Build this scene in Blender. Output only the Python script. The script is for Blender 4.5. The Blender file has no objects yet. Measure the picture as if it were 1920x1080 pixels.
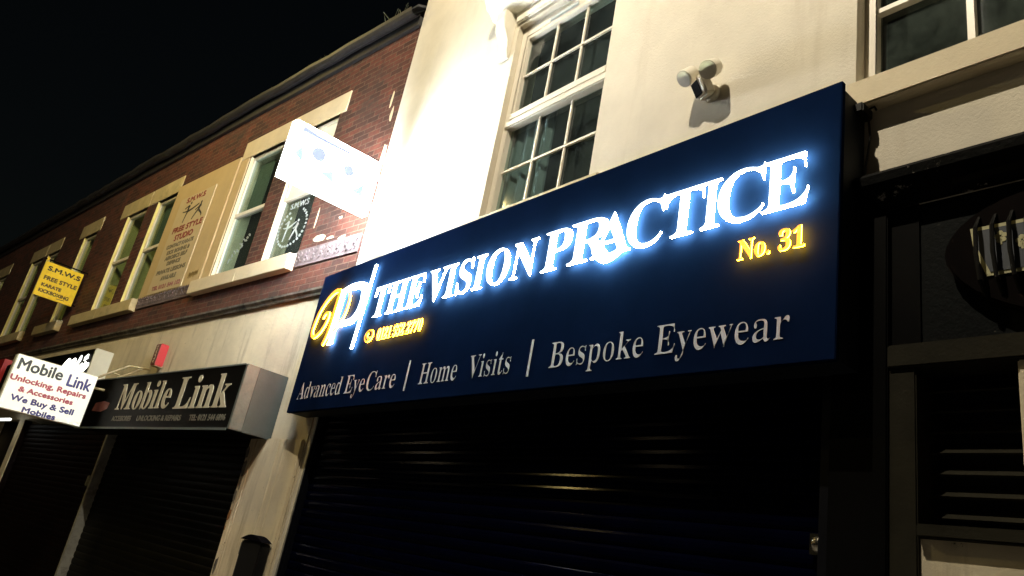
import bpy, math, random
from mathutils import Vector, Matrix
random.seed(7)
S = bpy.context.scene
C = S.collection

# ---------------------------------------------------------------- camera
cd = bpy.data.cameras.new('camera'); cam = bpy.data.objects.new('camera', cd); C.objects.link(cam)
R = ((0.644, 0.745, 0.176), (0.164, -0.359, 0.919), (-0.747, 0.563, 0.353))      # right, up, forward
r_, u_, f_ = [Vector(v).normalized() for v in R]
r_ = u_.cross(-f_).normalized(); u_ = (-f_).cross(r_).normalized()
m = Matrix((r_, u_, -f_)).transposed().to_4x4()
m.translation = Vector((0, -3.24, 1.6))
cam.matrix_world = m
cd.sensor_width = 36; cd.lens = 1420.57 / 1920 * 36
cd.clip_start = 0.05; cd.clip_end = 500
S.camera = cam

# ---------------------------------------------------------------- world, exposure
w = bpy.data.worlds.new('World'); S.world = w; w.use_nodes = True
nt = w.node_tree; bg = nt.nodes['Background']
sky = nt.nodes.new('ShaderNodeTexSky'); sky.sky_type = 'NISHITA'; sky.sun_disc = False
sky.sun_elevation = math.radians(3); sky.sun_rotation = math.radians(140)
nt.links.new(sky.outputs[0], bg.inputs[0]); bg.inputs[1].default_value = 0.002
S.view_settings.view_transform = 'Standard'; S.view_settings.look = 'None'
S.view_settings.exposure = 0; S.view_settings.gamma = 1
S.render.engine = 'CYCLES'
S.cycles.use_denoising = True
S.cycles.max_bounces = 6
S.cycles.sample_clamp_indirect = 6
S.cycles.sample_clamp_direct = 0

# ---------------------------------------------------------------- materials
def nodes(name):
    mt = bpy.data.materials.new(name); mt.use_nodes = True
    n = mt.node_tree.nodes; return mt, n, mt.node_tree.links, n['Principled BSDF']

def mix(n, l, fac, a, b, blend='MIX'):
    x = n.new('ShaderNodeMix'); x.data_type = 'RGBA'; x.blend_type = blend
    for sock, v in ((x.inputs[0], fac), (x.inputs[6], a), (x.inputs[7], b)):
        if isinstance(v, (int, float)): sock.default_value = v
        elif isinstance(v, tuple): sock.default_value = (*v, 1)
        else: l.new(v, sock)
    return x.outputs[2]

def noise(n, l, co, scale, detail=4, rough=.6, stretch=None):
    t = n.new('ShaderNodeTexNoise'); t.inputs['Scale'].default_value = scale
    t.inputs['Detail'].default_value = detail; t.inputs['Roughness'].default_value = rough
    if stretch:
        mp = n.new('ShaderNodeMapping'); mp.inputs['Scale'].default_value = stretch
        l.new(co, mp.inputs[0]); co = mp.outputs[0]
    l.new(co, t.inputs['Vector']); return t.outputs[0]

def ramp(n, l, v, p0, p1, c0=(0, 0, 0), c1=(1, 1, 1)):
    r = n.new('ShaderNodeValToRGB'); r.color_ramp.elements[0].position = p0; r.color_ramp.elements[1].position = p1
    r.color_ramp.elements[0].color = (*c0, 1); r.color_ramp.elements[1].color = (*c1, 1)
    l.new(v, r.inputs[0]); return r.outputs[0]

def surf(name, col, rough=.7, var=.25, scale=3.0, bump=.15, dirt=None, dirt_at=(.52, .7), bscale=40, streak=False, spec=.5, metal=0, flake=None, flake_at=(.66, .7), flake_scale=9):
    mt, n, l, p = nodes(name)
    co = n.new('ShaderNodeTexCoord').outputs['Object']
    a = noise(n, l, co, scale, 5, .65)
    dark = tuple(c * (1 - var) for c in col); lite = tuple(min(.95, c * (1 + var * .6)) for c in col)
    c = ramp(n, l, a, .3, .72, dark, lite)
    if dirt:
        d = noise(n, l, co, scale * .9, 7, .7, (3, 3, .35) if streak else None)
        c = mix(n, l, ramp(n, l, d, *dirt_at), c, dirt)
    if flake:
        fl = noise(n, l, co, flake_scale, 6, .75)
        c = mix(n, l, ramp(n, l, fl, *flake_at), c, flake)
    l.new(c, p.inputs['Base Color'])
    p.inputs['Roughness'].default_value = rough; p.inputs['Specular IOR Level'].default_value = spec
    p.inputs['Metallic'].default_value = metal
    if bump:
        b = n.new('ShaderNodeBump'); b.inputs['Strength'].default_value = bump; b.inputs['Distance'].default_value = .01
        l.new(noise(n, l, co, bscale, 5, .7), b.inputs['Height']); l.new(b.outputs[0], p.inputs['Normal'])
    return mt

def brick_mat(name):
    mt, n, l, p = nodes(name)
    co = n.new('ShaderNodeTexCoord').outputs['Object']
    sx = n.new('ShaderNodeSeparateXYZ'); l.new(co, sx.inputs[0])
    cx = n.new('ShaderNodeCombineXYZ'); l.new(sx.outputs[0], cx.inputs[0]); l.new(sx.outputs[2], cx.inputs[1])
    wob = noise(n, l, co, 6, 2, .5)
    wv = n.new('ShaderNodeVectorMath'); wv.operation = 'SCALE'; wv.inputs['Scale'].default_value = .008
    wc = n.new('ShaderNodeCombineXYZ'); l.new(wob, wc.inputs[0]); l.new(wob, wc.inputs[1]); l.new(wc.outputs[0], wv.inputs[0])
    ad = n.new('ShaderNodeVectorMath'); l.new(cx.outputs[0], ad.inputs[0]); l.new(wv.outputs[0], ad.inputs[1])
    b = n.new('ShaderNodeTexBrick'); l.new(ad.outputs[0], b.inputs['Vector'])
    b.inputs['Scale'].default_value = 1; b.inputs['Brick Width'].default_value = .23; b.inputs['Row Height'].default_value = .077
    b.inputs['Mortar Size'].default_value = .007; b.inputs['Mortar Smooth'].default_value = .3; b.inputs['Bias'].default_value = -.1
    b.inputs['Color1'].default_value = (.15, .044, .027, 1); b.inputs['Color2'].default_value = (.045, .017, .013, 1)
    b.inputs['Mortar'].default_value = (.15, .105, .08, 1)
    big = ramp(n, l, noise(n, l, co, .9, 6, .7), .3, .75, (.5, .46, .45), (1.2, 1.1, 1.05))
    fine = ramp(n, l, noise(n, l, co, 14, 4, .7), .3, .75, (.55, .52, .5), (1.25, 1.2, 1.15))
    c = mix(n, l, 1.0, b.outputs[0], big, 'MULTIPLY'); c = mix(n, l, 1.0, c, fine, 'MULTIPLY')
    soot = ramp(n, l, noise(n, l, co, 1.3, 8, .75), .50, .70)
    c = mix(n, l, soot, c, (.04, .026, .022))
    l.new(c, p.inputs['Base Color']); p.inputs['Roughness'].default_value = .85
    bp = n.new('ShaderNodeBump'); bp.inputs['Strength'].default_value = .6; bp.inputs['Distance'].default_value = .012; bp.invert = True
    h = n.new('ShaderNodeMath'); h.operation = 'MULTIPLY_ADD'; l.new(noise(n, l, co, 60, 4, .7), h.inputs[0]); h.inputs[1].default_value = .35
    l.new(b.outputs['Fac'], h.inputs[2]); l.new(h.outputs[0], bp.inputs['Height']); l.new(bp.outputs[0], p.inputs['Normal'])
    return mt

def emit(name, col, k, var=0, base=None):
    mt, n, l, p = nodes(name)
    p.inputs['Base Color'].default_value = (*(base or tuple(c * .8 for c in col)), 1)
    p.inputs['Emission Color'].default_value = (*col, 1); p.inputs['Emission Strength'].default_value = k
    if var:
        co = n.new('ShaderNodeTexCoord').outputs['Object']
        v = ramp(n, l, noise(n, l, co, 5, 3, .6), .3, .7, tuple(c * (1 - var) for c in col), col)
        l.new(v, p.inputs['Emission Color'])
    return mt

def glass_mat(name, tint, gloss=.12, dust=.05, dust_col=(.2, .24, .24), scale=6):
    mt, n, l, p = nodes(name); n.remove(p)
    out = n['Material Output']
    co = n.new('ShaderNodeTexCoord').outputs['Object']
    tr = n.new('ShaderNodeBsdfTransparent'); tr.inputs[0].default_value = (*tint, 1)
    gl = n.new('ShaderNodeBsdfGlossy'); gl.inputs['Roughness'].default_value = .06
    gl.inputs[0].default_value = (.9, .95, 1, 1)
    df = n.new('ShaderNodeBsdfDiffuse'); df.inputs[0].default_value = (*dust_col, 1)
    m1 = n.new('ShaderNodeMixShader'); m2 = n.new('ShaderNodeMixShader')
    lw = n.new('ShaderNodeFresnel'); lw.inputs[0].default_value = 1.45
    ml = n.new('ShaderNodeMath'); ml.operation = 'ADD'; l.new(lw.outputs[0], ml.inputs[0]); ml.inputs[1].default_value = gloss - .04
    ge = n.new('ShaderNodeNewGeometry'); inv = n.new('ShaderNodeMath'); inv.operation = 'SUBTRACT'; inv.inputs[0].default_value = 1; l.new(ge.outputs['Backfacing'], inv.inputs[1])
    mf_ = n.new('ShaderNodeMath'); mf_.operation = 'MULTIPLY'; l.new(ml.outputs[0], mf_.inputs[0]); l.new(inv.outputs[0], mf_.inputs[1])   # the pane's inner face adds no second mirror
    l.new(mf_.outputs[0], m1.inputs[0]); l.new(tr.outputs[0], m1.inputs[1]); l.new(gl.outputs[0], m1.inputs[2])
    d = ramp(n, l, noise(n, l, co, scale, 9, .8), .4, .85, (dust * .25,) * 3, (dust * 2.2,) * 3)
    l.new(d, m2.inputs[0]); l.new(m1.outputs[0], m2.inputs[1]); l.new(df.outputs[0], m2.inputs[2])
    l.new(m2.outputs[0], out.inputs[0])
    return mt

M = {}
M['render'] = surf('cream render', (.66, .61, .495), .85, .16, 1.1, .35, (.50, .44, .33), (.54, .85), 55, True)
M['render_low'] = surf('old cream paint', (.60, .53, .38), .8, .2, 1.6, .35, (.24, .20, .14), (.54, .78), 30, True, flake=(.10, .085, .07), flake_at=(.66, .70), flake_scale=7)
M['pilaster'] = surf('peeling cream paint', (.62, .53, .36), .75, .16, 2.2, .3, (.33, .26, .17), (.48, .76), 30, True, flake=(.10, .08, .055), flake_at=(.655, .69), flake_scale=10)
M['brick'] = brick_mat('red brick')
M['stone'] = surf('painted stone', (.52, .44, .25), .8, .22, 3, .35, (.2, .17, .1), (.56, .8), 35)
M['stone_new'] = surf('cream painted stone', (.62, .53, .36), .75, .12, 3, .25, (.35, .29, .2), (.62, .85), 35)
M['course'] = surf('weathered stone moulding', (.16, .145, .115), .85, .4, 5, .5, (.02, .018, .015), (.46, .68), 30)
M['reveal_sodium_lit'] = surf('reveal paint with sodium light tint', (.74, .66, .26), .6, .15, 4, .15)  # cream reveals with the sodium lamp's yellow light tinted into the colour
M['reveal'] = surf('cream reveal paint', (.74, .66, .42), .6, .15, 4, .15)
M['white_paint'] = surf('white paint', (.76, .72, .62), .5, .06, 5, .05)
M['upvc'] = surf('cream white window plastic', (.74, .69, .58), .35, .04, 6, 0)
M['grey_vent'] = surf('grey plastic', (.42, .46, .46), .5, .08, 6, 0)
M['tile'] = surf('grey terracotta', (.16, .125, .13), .8, .35, 7, .5, (.05, .04, .04), (.5, .7), 30)
M['slate'] = surf('dark roof slate', (.03, .032, .038), .75, .4, 6, .5)
M['gutter'] = surf('black gutter', (.022, .022, .024), .5, .4, 9, .3, flake=(.10, .11, .11), flake_at=(.66, .74), flake_scale=8)
M['weed'] = surf('dry weed', (.10, .11, .08), .9, .4, 20, 0)
M['board'] = surf('tan painted board', (.50, .38, .20), .7, .10, 2, .15, (.36, .27, .14), (.6, .85), 30)
M['poster'] = surf('faded poster', (.52, .43, .27), .6, .08, 3, .05, (.44, .37, .24), (.55, .85))
M['poster_red'] = surf('faded red lettering', (.22, .035, .03), .7, .2, 20, 0)
M['poster_grey'] = surf('faded grey lettering', (.17, .15, .10), .7, .25, 30, 0)
M['poster_pink'] = surf('faded pink lettering', (.30, .12, .11), .7, .25, 30, 0)
M['poster_black'] = surf('black print', (.02, .02, .02), .7, .2, 20, 0)
M['navy'] = surf('navy sign panel', (.0026, .0078, .030), .7, .3, 1.2, .02, spec=0, flake=(.02, .03, .05), flake_at=(.76, .80), flake_scale=45)
M['navy_dark'] = surf('dark sign return', (.012, .015, .02), .6, .25, 4, .05, spec=.1)
M['silver_text'] = surf('brushed silver lettering', (.42, .45, .54), .5, .15, 30, 0)
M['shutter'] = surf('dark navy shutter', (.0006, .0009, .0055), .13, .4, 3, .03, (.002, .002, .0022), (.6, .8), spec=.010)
M['shutter_brown'] = surf('dirty dark shutter', (.0035, .003, .0012), .5, .5, 3, .1, (.0015, .0013, .001), spec=.05)
M['shutter_red'] = surf('dark maroon shutter', (.0035, .0012, .001), .5, .5, 3, .1, (.0015, .001, .001), spec=.05)
M['rail'] = surf('aluminium guide rail', (.42, .42, .38), .4, .35, 6, .1, (.10, .09, .07), (.5, .75), metal=.4)
M['rail_dark'] = surf('navy guide rail', (.003, .0035, .006), .4, .3, 6, .1, spec=.15)
M['black_paint'] = surf('peeling black paint', (.003, .0033, .0034), .6, .4, 3, .5, flake=(.30, .28, .25), flake_at=(.60, .64), flake_scale=7, spec=.05)
M['black_panel'] = surf('black green panel paint', (.003, .0042, .0044), .6, .4, 2, .3, flake=(.10, .095, .09), flake_at=(.72, .76), flake_scale=6, spec=.05)
M['olive'] = surf('dark olive frame paint', (.018, .0165, .011), .7, .3, 4, .2, spec=.05)
M['dark'] = surf('dark interior', (.006, .007, .008), .9, .3, 3, 0)
M['curtain'] = surf('grey net curtain', (.20, .23, .24), .9, .25, 6, 0)
M['blind'] = surf('pale green blind', (.15, .20, .15), .8, .12, 3, 0)
M['paper'] = surf('yellow paper', (.50, .44, .08), .7, .12, 8, 0)
M['glass'] = glass_mat('window glass', (.78, .86, .84), .06, .05)
M['glass_dusty'] = glass_mat('dusty window glass', (.7, .75, .72), .07, .16, (.16, .2, .18), 3)
M['decal'] = surf('white window vinyl', (.42, .46, .44), .6, .3, 14, 0)
M['mob_black'] = surf('black fascia vinyl', (.0012, .0012, .0012), .5, .4, 4, 0, spec=.04)
M['mob_text'] = surf('cream fascia lettering', (.52, .47, .34), .5, .12, 12, 0)
M['mob_small'] = surf('dull grey lettering', (.13, .12, .09), .6, .2, 12, 0)
M['mob_small_red'] = surf('dull red print', (.13, .03, .02), .6, .4, 16, 0)
M['mob_side'] = surf('grey metal return', (.04, .057, .056), .6, .2, 5, .15, (.028, .036, .034), (.58, .8), 60)
M['mob_trim'] = surf('pale aluminium trim', (.085, .105, .10), .5, .3, 8, .2, (.12, .11, .09), (.55, .75))
M['lb_face'] = emit('weakly emissive white acrylic', (.95, 1, .85), .28, .1, (.8, .8, .7))  # weak emission added to make the face whiter
M['lb_black'] = surf('black green sign vinyl', (.01, .02, .018), .5, .1, 10, 0)
M['lb_blue'] = surf('navy sign vinyl', (.025, .03, .16), .5, .1, 10, 0)
M['lb_red'] = surf('red sign vinyl', (.36, .055, .08), .5, .1, 10, 0)
M['pale_side'] = surf('pale sign return', (.56, .56, .44), .5, .08, 4, .05)
M['sodium_yellow'] = surf('yellow sign paint', (.90, .66, .006), .5, .1, 5, .05, (.55, .36, .01), (.55, .8))
M['yellow_black'] = surf('black hand lettering', (.025, .02, .005), .6, .3, 20, 0)
M['yellow_brown'] = surf('brown hand lettering', (.14, .09, .01), .6, .4, 20, 0)
M['iron'] = surf('black iron', (.004, .0038, .0035), .7, .4, 10, .2, spec=.1)
M['brass'] = surf('old yellow bracket', (.30, .25, .12), .5, .35, 10, .2)
M['red'] = surf('red alarm box plastic', (.42, .016, .018), .4, .08, 4, 0)
M['red_shaded'] = surf('mottled red face with painted shade', (.13, .035, .02), .6, .35, 12, .1, (.3, .24, .14), (.6, .7))  # front of the red case, its grazing shade darkened into the colour
M['sec_white'] = surf('white lamp plastic', (.72, .68, .58), .4, .05, 8, 0)
M['sec_lens'] = surf('frosted lamp lens', (.82, .78, .68), .5, .05, 20, 0)
M['black_gloss'] = surf('black gloss plastic', (.003, .003, .005), .7, .2, 8, 0, spec=.01)
M['black_box'] = surf('black plastic box', (.010, .010, .010), .3, .3, 8, .05)
M['label_grey'] = surf('grey label', (.16, .16, .14), .6, .2, 10, 0)
M['chrome'] = surf('steel lock', (.65, .6, .5), .18, .1, 20, 0, metal=1)
M['pub_red'] = surf('dark maroon sign frame', (.002, .0009, .0008), .8, .4, 5, .1, spec=.03)
M['pub_navy'] = surf('faded blue sign board', (.02, .028, .042), .6, .25, 10, 0)
M['pub_cream'] = surf('faded cream sign paint', (.42, .40, .22), .7, .25, 16, .1)
M['rust'] = surf('rust patch', (.32, .15, .05), .9, .5, 14, .3, (.5, .42, .28), (.5, .6))
M['asphalt'] = surf('asphalt', (.03, .03, .032), .9, .3, 8, .3)
M['paving'] = surf('dark wet paving', (.075, .072, .068), .85, .25, 3, .2)
M['kerb'] = surf('kerb stone', (.26, .25, .23), .85, .2, 4, .2)
M['ground'] = surf('dark ground', (.06, .055, .05), .95, .3, 1, .1)
M['pole'] = surf('galvanised steel', (.25, .26, .26), .5, .2, 6, .1, metal=.6)
WHITE = (.80, .92, 1.0); GOLD = (1.0, .50, .05)
M['white_face'] = emit('lit white letter face', (.85, .95, 1.0), 7)
M['white_back'] = emit('white letter bloom glow', (.95, 1.0, .68), 140)  # added emission on letter backs and sides, standing in for lens bloom
M['gold_face'] = emit('lit gold letter face', (1.0, .33, .03), 2.3)
M['gold_back'] = emit('gold letter bloom glow', (1, .20, .004), 260)  # the same added bloom glow around the gold letters
M['box_face'] = emit('lit projecting sign face', (.90, .96, 1.0), 130)
M['box_case'] = emit('glowing white acrylic case', (.85, .95, 1), 6)
M['box_blue'] = emit('lit blue sign vinyl', (.30, .38, .92), .9)
M['box_cyan'] = emit('lit cyan sign vinyl', (.32, .74, .92), 1.0)
M['neon'] = emit('lit white script', (1, 1, .95), 3.5)
M['tube'] = emit('shop tube lamp', (.95, 1, .95), 3.0)
M['lamp_glow'] = emit('street lamp lens', (1, .82, .55), 20)
M['lamp_sodium'] = emit('sodium lamp lens', (1, .72, .38), 6)

# ---------------------------------------------------------------- mesh helpers
BE = math.radians(6.609)
FRAMES = {'W': (Vector((0, 0, 0)), 0.0), 'L': (Vector((-7.1, 0, 0)), BE)}     # facade frames: x along the wall, y into it, z up

class MB:
    def __init__(s): s.v = []; s.f = []; s.m = []
    def face(s, pts, mi=0):
        i = len(s.v); s.v += [tuple(p) for p in pts]; s.f.append(tuple(range(i, i + len(pts)))); s.m.append(mi)
    def poly(s, vs, fs, mi=0):
        i = len(s.v); s.v += [tuple(p) for p in vs]
        for q in fs: s.f.append(tuple(i + k for k in q)); s.m.append(mi)
    def box(s, x0, x1, y0, y1, z0, z1, mi=0):
        if x0 > x1: x0, x1 = x1, x0
        if y0 > y1: y0, y1 = y1, y0
        if z0 > z1: z0, z1 = z1, z0
        v = [(x, y, z) for x in (x0, x1) for y in (y0, y1) for z in (z0, z1)]
        s.poly(v, [(0, 1, 3, 2), (4, 6, 7, 5), (0, 4, 5, 1), (2, 3, 7, 6), (0, 2, 6, 4), (1, 5, 7, 3)], mi); return s
    def prism_y(s, pts, y0, y1, mi=0, front_mi=None):            # outline in (x,z), extruded along y
        n = len(pts); v = [(x, y0, z) for x, z in pts] + [(x, y1, z) for x, z in pts]
        s.poly(v, [tuple(range(n))], mi if front_mi is None else front_mi)
        s.poly(v, [tuple(range(2 * n - 1, n - 1, -1))] + [(i, i + n, (i + 1) % n + n, (i + 1) % n) for i in range(n)], mi); return s
    def prism_x(s, pts, x0, x1, mi=0):                            # outline in (y,z), extruded along x
        n = len(pts); v = [(x0, y, z) for y, z in pts] + [(x1, y, z) for y, z in pts]
        s.poly(v, [tuple(range(n)), tuple(range(2 * n - 1, n - 1, -1))] + [(i, i + n, (i + 1) % n + n, (i + 1) % n) for i in range(n)], mi); return s
    def tube(s, pts, r, seg=8, mi=0, radii=None):
        P = [Vector(p) for p in pts]; n = len(P); base = len(s.v)
        for i, p in enumerate(P):
            d = (P[min(i + 1, n - 1)] - P[max(i - 1, 0)]).normalized()
            a = d.cross(Vector((.13, .21, .97))); a = a.normalized() if a.length > 1e-4 else Vector((1, 0, 0)); b = d.cross(a)
            rr = radii[i] if radii else r
            s.v += [tuple(p + a * math.cos(2 * math.pi * k / seg) * rr + b * math.sin(2 * math.pi * k / seg) * rr) for k in range(seg)]
        for i in range(n - 1):
            for k in range(seg):
                s.f.append((base + i * seg + k, base + i * seg + (k + 1) % seg, base + (i + 1) * seg + (k + 1) % seg, base + (i + 1) * seg + k)); s.m.append(mi)
        s.f.append(tuple(base + k for k in reversed(range(seg)))); s.m.append(mi)
        s.f.append(tuple(base + (n - 1) * seg + k for k in range(seg))); s.m.append(mi); return s
    def wall(s, x0, x1, z0, z1, y0, y1, holes, mi=0, rmi=1):      # a wall with rectangular openings, reveals in material rmi
        xs = sorted({x0, x1, *[h[0] for h in holes], *[h[1] for h in holes]}); zs = sorted({z0, z1, *[h[2] for h in holes], *[h[3] for h in holes]})
        xs = [x for x in xs if x0 <= x <= x1]; zs = [z for z in zs if z0 <= z <= z1]
        for a, b in zip(xs, xs[1:]):
            for c, d in zip(zs, zs[1:]):
                mx, mz = (a + b) / 2, (c + d) / 2
                if any(h[0] < mx < h[1] and h[2] < mz < h[3] for h in holes): continue
                s.face([(a, y0, c), (b, y0, c), (b, y0, d), (a, y0, d)], mi); s.face([(a, y1, c), (a, y1, d), (b, y1, d), (b, y1, c)], mi)
        for h in holes:
            a, b, c, d = h[:4]
            s.face([(a, y0, c), (a, y0, d), (a, y1, d), (a, y1, c)], rmi); s.face([(b, y0, c), (b, y1, c), (b, y1, d), (b, y0, d)], rmi)
            if d < z1: s.face([(a, y0, d), (b, y0, d), (b, y1, d), (a, y1, d)], rmi)
            if c > z0: s.face([(a, y0, c), (a, y1, c), (b, y1, c), (b, y0, c)], rmi)
        s.face([(x0, y0, z0), (x0, y0, z1), (x0, y1, z1), (x0, y1, z0)], mi); s.face([(x1, y0, z0), (x1, y1, z0), (x1, y1, z1), (x1, y0, z1)], mi)
        s.face([(x0, y0, z1), (x1, y0, z1), (x1, y1, z1), (x0, y1, z1)], mi); return s
    def ribbon(s, pts, hw, y0, y1, mi=0, bmi=None, sub=5, cap=True):  # a flat brush stroke in (x,z) from y0 (front) to y1 (back)
        P = [Vector(p) for p in pts]
        if len(P) > 2:
            Q = []
            for i in range(len(P) - 1):
                a, b, c, d = P[max(i - 1, 0)], P[i], P[i + 1], P[min(i + 2, len(P) - 1)]
                for k in range(sub):
                    t = k / sub
                    Q.append(.5 * (2 * b + (c - a) * t + (2 * a - 5 * b + 4 * c - d) * t * t + (3 * b - a - 3 * c + d) * t ** 3))
            Q.append(P[-1]); P = Q
        n = len(P); L = []; Rr = []
        for i, p in enumerate(P):
            d = (P[min(i + 1, n - 1)] - P[max(i - 1, 0)]).normalized(); nn = Vector((-d.y, d.x))
            t = i / (n - 1); h = hw if not isinstance(hw, (list, tuple)) else (lambda q: hw[int(q)] + (hw[min(int(q) + 1, len(hw) - 1)] - hw[int(q)]) * (q - int(q)))(t * (len(hw) - 1))
            L.append(p + nn * h); Rr.append(p - nn * h)
        bmi = mi if bmi is None else bmi
        for i in range(n - 1):
            a, b, c, d = L[i], L[i + 1], Rr[i + 1], Rr[i]
            s.face([(q.x, y0, q.y) for q in (a, b, c, d)], mi); s.face([(q.x, y1, q.y) for q in (d, c, b, a)], bmi)
            s.face([(a.x, y0, a.y), (a.x, y1, a.y), (b.x, y1, b.y), (b.x, y0, b.y)], bmi); s.face([(d.x, y0, d.y), (c.x, y0, c.y), (c.x, y1, c.y), (d.x, y1, d.y)], bmi)
        for i in (0, n - 1):
            a, d = L[i], Rr[i]; s.face([(a.x, y0, a.y), (d.x, y0, d.y), (d.x, y1, d.y), (a.x, y1, a.y)], bmi)
        return s
    def disc(s, cx, cz, r, y0, y1, mi=0, seg=20, rz=None):
        return s.prism_y([(cx + r * math.cos(2 * math.pi * k / seg), cz + (rz or r) * math.sin(2 * math.pi * k / seg)) for k in range(seg)], y0, y1, mi)
    def remap(s, fn): s.v = [fn(*p) for p in s.v]; return s
    def build(s, name, mats, parent=None, base=(0, 0, 0), frame='W', smooth=False, bevel=0):
        b = Vector(base) if parent is None else Vector(parent.get('_b', (0, 0, 0))) if parent.parent is None else Vector(parent['_b'])
        me = bpy.data.meshes.new(name); me.from_pydata([tuple(Vector(p) - b) for p in s.v], [], s.f)
        for mt in (mats if isinstance(mats, list) else [mats]): me.materials.append(M[mt])
        me.polygons.foreach_set('material_index', s.m)
        if smooth: me.polygons.foreach_set('use_smooth', [True] * len(me.polygons))
        me.validate(); me.update()
        o = bpy.data.objects.new(name, me); C.objects.link(o); o['_b'] = tuple(b)
        if parent is None: place(o, base, frame)
        else: o.parent = parent
        if bevel:
            import bmesh
            bm = bmesh.new(); bm.from_mesh(me); bmesh.ops.remove_doubles(bm, verts=bm.verts, dist=1e-5)
            bmesh.ops.recalc_face_normals(bm, faces=bm.faces)
            bmesh.ops.bevel(bm, geom=[e for e in bm.edges if len(e.link_faces) == 2 and e.calc_face_angle() > .6], offset=bevel, segments=2, affect='EDGES')
            bm.to_mesh(me); bm.free()
        return o

def place(o, base, frame):
    org, rz = FRAMES[frame]
    o.location = org + Matrix.Rotation(rz, 3, 'Z') @ Vector(base); o.rotation_euler = (0, 0, rz)

def tag(o, label, cat, group=None):
    o['label'] = label; o['category'] = cat
    if group: o['group'] = group
    return o

def thing(name, label, cat, base, frame='W', group=None):
    o = bpy.data.objects.new(name, None); C.objects.link(o); o.empty_display_size = .1
    place(o, base, frame); o['_b'] = tuple(base)
    return tag(o, label, cat, group)

def struct(name, mb, mat): o = mb.build(name, mat); o['kind'] = 'structure'; return o

def serif(t):                                                     # mathematical bold = an upright serif face in the built-in fonts
    o = ''
    for c in t:
        if 'A' <= c <= 'Z': o += chr(0x1D400 + ord(c) - 65)
        elif 'a' <= c <= 'z': o += chr(0x1D41A + ord(c) - 97)
        elif '0' <= c <= '9': o += chr(0x1D7CE + ord(c) - 48)
        else: o += c
    return o

_tc = {}
def glyphs(body, off=0.0, spacing=1.0, shear=0.0, res=4, thin=0.0):
    key = (body, off, spacing, shear, res, thin)
    if key not in _tc:
        c = bpy.data.curves.new('t', 'FONT'); c.body = body; c.offset = off; c.space_character = spacing; c.shear = shear
        c.extrude = .5; c.resolution_u = res
        o = bpy.data.objects.new('t', c); C.objects.link(o)
        me = bpy.data.meshes.new_from_object(o.evaluated_get(bpy.context.evaluated_depsgraph_get()))
        vs = [tuple(v.co) for v in me.vertices]; fs = [tuple(p.vertices) for p in me.polygons]; ns = [p.normal.z for p in me.polygons]
        bpy.data.objects.remove(o); bpy.data.curves.remove(c); bpy.data.meshes.remove(me)
        if thin:                                                  # slim the upright stems: move every outline point sideways along its normal
            kk = lambda i: (round(vs[i][0], 4), round(vs[i][1], 4))
            nrm = {}; cnt = {}
            for f, nz in zip(fs, ns):
                if nz > .5:
                    for a, b in zip(f, f[1:] + f[:1]): cnt[(kk(a), kk(b))] = 1
            for (a, b) in cnt:
                if (b, a) in cnt or a == b: continue
                d = Vector((b[0] - a[0], b[1] - a[1])).normalized(); n2 = Vector((d.y, -d.x))
                for q in (a, b): nrm[q] = nrm.get(q, Vector((0, 0))) + n2
            vs = [(v[0] - (nrm[kk(i)].normalized().x * thin if kk(i) in nrm and nrm[kk(i)].length > 1e-6 else 0), v[1], v[2]) for i, v in enumerate(vs)]
        _tc[key] = (vs, fs, ns)
    return _tc[key]

def put_text(mb, body, x0, x1, z0, z1, y0, y1, mi=0, bmi=None, ref=None, bold=0, **k):
    """letters stretched into the box; ref = a string whose height alone sets the scale (for words with tails)"""
    if bold:                                                      # heavier strokes: the same letters again, a hair to the side and proud of the first
        for j, (dx, dz) in enumerate(((-1, 0), (1, 0), (0, 1), (0, -1))):
            put_text(mb, body, x0 + dx * bold, x1 + dx * bold, z0 + dz * bold, z1 + dz * bold, y0 - .0002 * (j + 1), y1, mi, bmi, ref, **k)
    vs, fs, ns = glyphs(body, **k)
    X = [v[0] for v in vs]; a, b = min(X), max(X)
    hv = glyphs(ref, **k)[0] if ref else vs
    Z = [v[1] for v in hv]; c, d = min(Z), max(Z)
    i = len(mb.v)
    mb.v += [(x0 + (v[0] - a) / (b - a) * (x1 - x0), y0 + (.5 - v[2]) * (y1 - y0), z0 + (v[1] - c) / (d - c) * (z1 - z0)) for v in vs]
    for f, n in zip(fs, ns):
        mb.f.append(tuple(i + q for q in f)); mb.m.append(mi if (bmi is None or n > .5) else bmi)
    return mb

def side(mb, X):                                                  # turn a facade-facing layout (x = outward position, -y = depth) into one facing +x at X
    return mb.remap(lambda x, y, z: (X - y, x, z))

# ---------------------------------------------------------------- ground
struct('ground', MB().box(-150, 150, -150, 150, -.6, -.16), 'ground')
struct('road', MB().box(-80, 80, -11.5, -4.2, -.3, -.12), 'asphalt')
struct('pavement', MB().box(-80, 80, -4.05, .5, -.3, 0), 'paving')
struct('kerb', MB().box(-80, 80, -4.195, -4.055, -.3, -.003), 'kerb')
struct('pavement', MB().box(-80, 80, -15, -11.65, -.3, 0), 'paving')
struct('kerb', MB().box(-80, 80, -11.645, -11.505, -.3, -.003), 'kerb')

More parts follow.
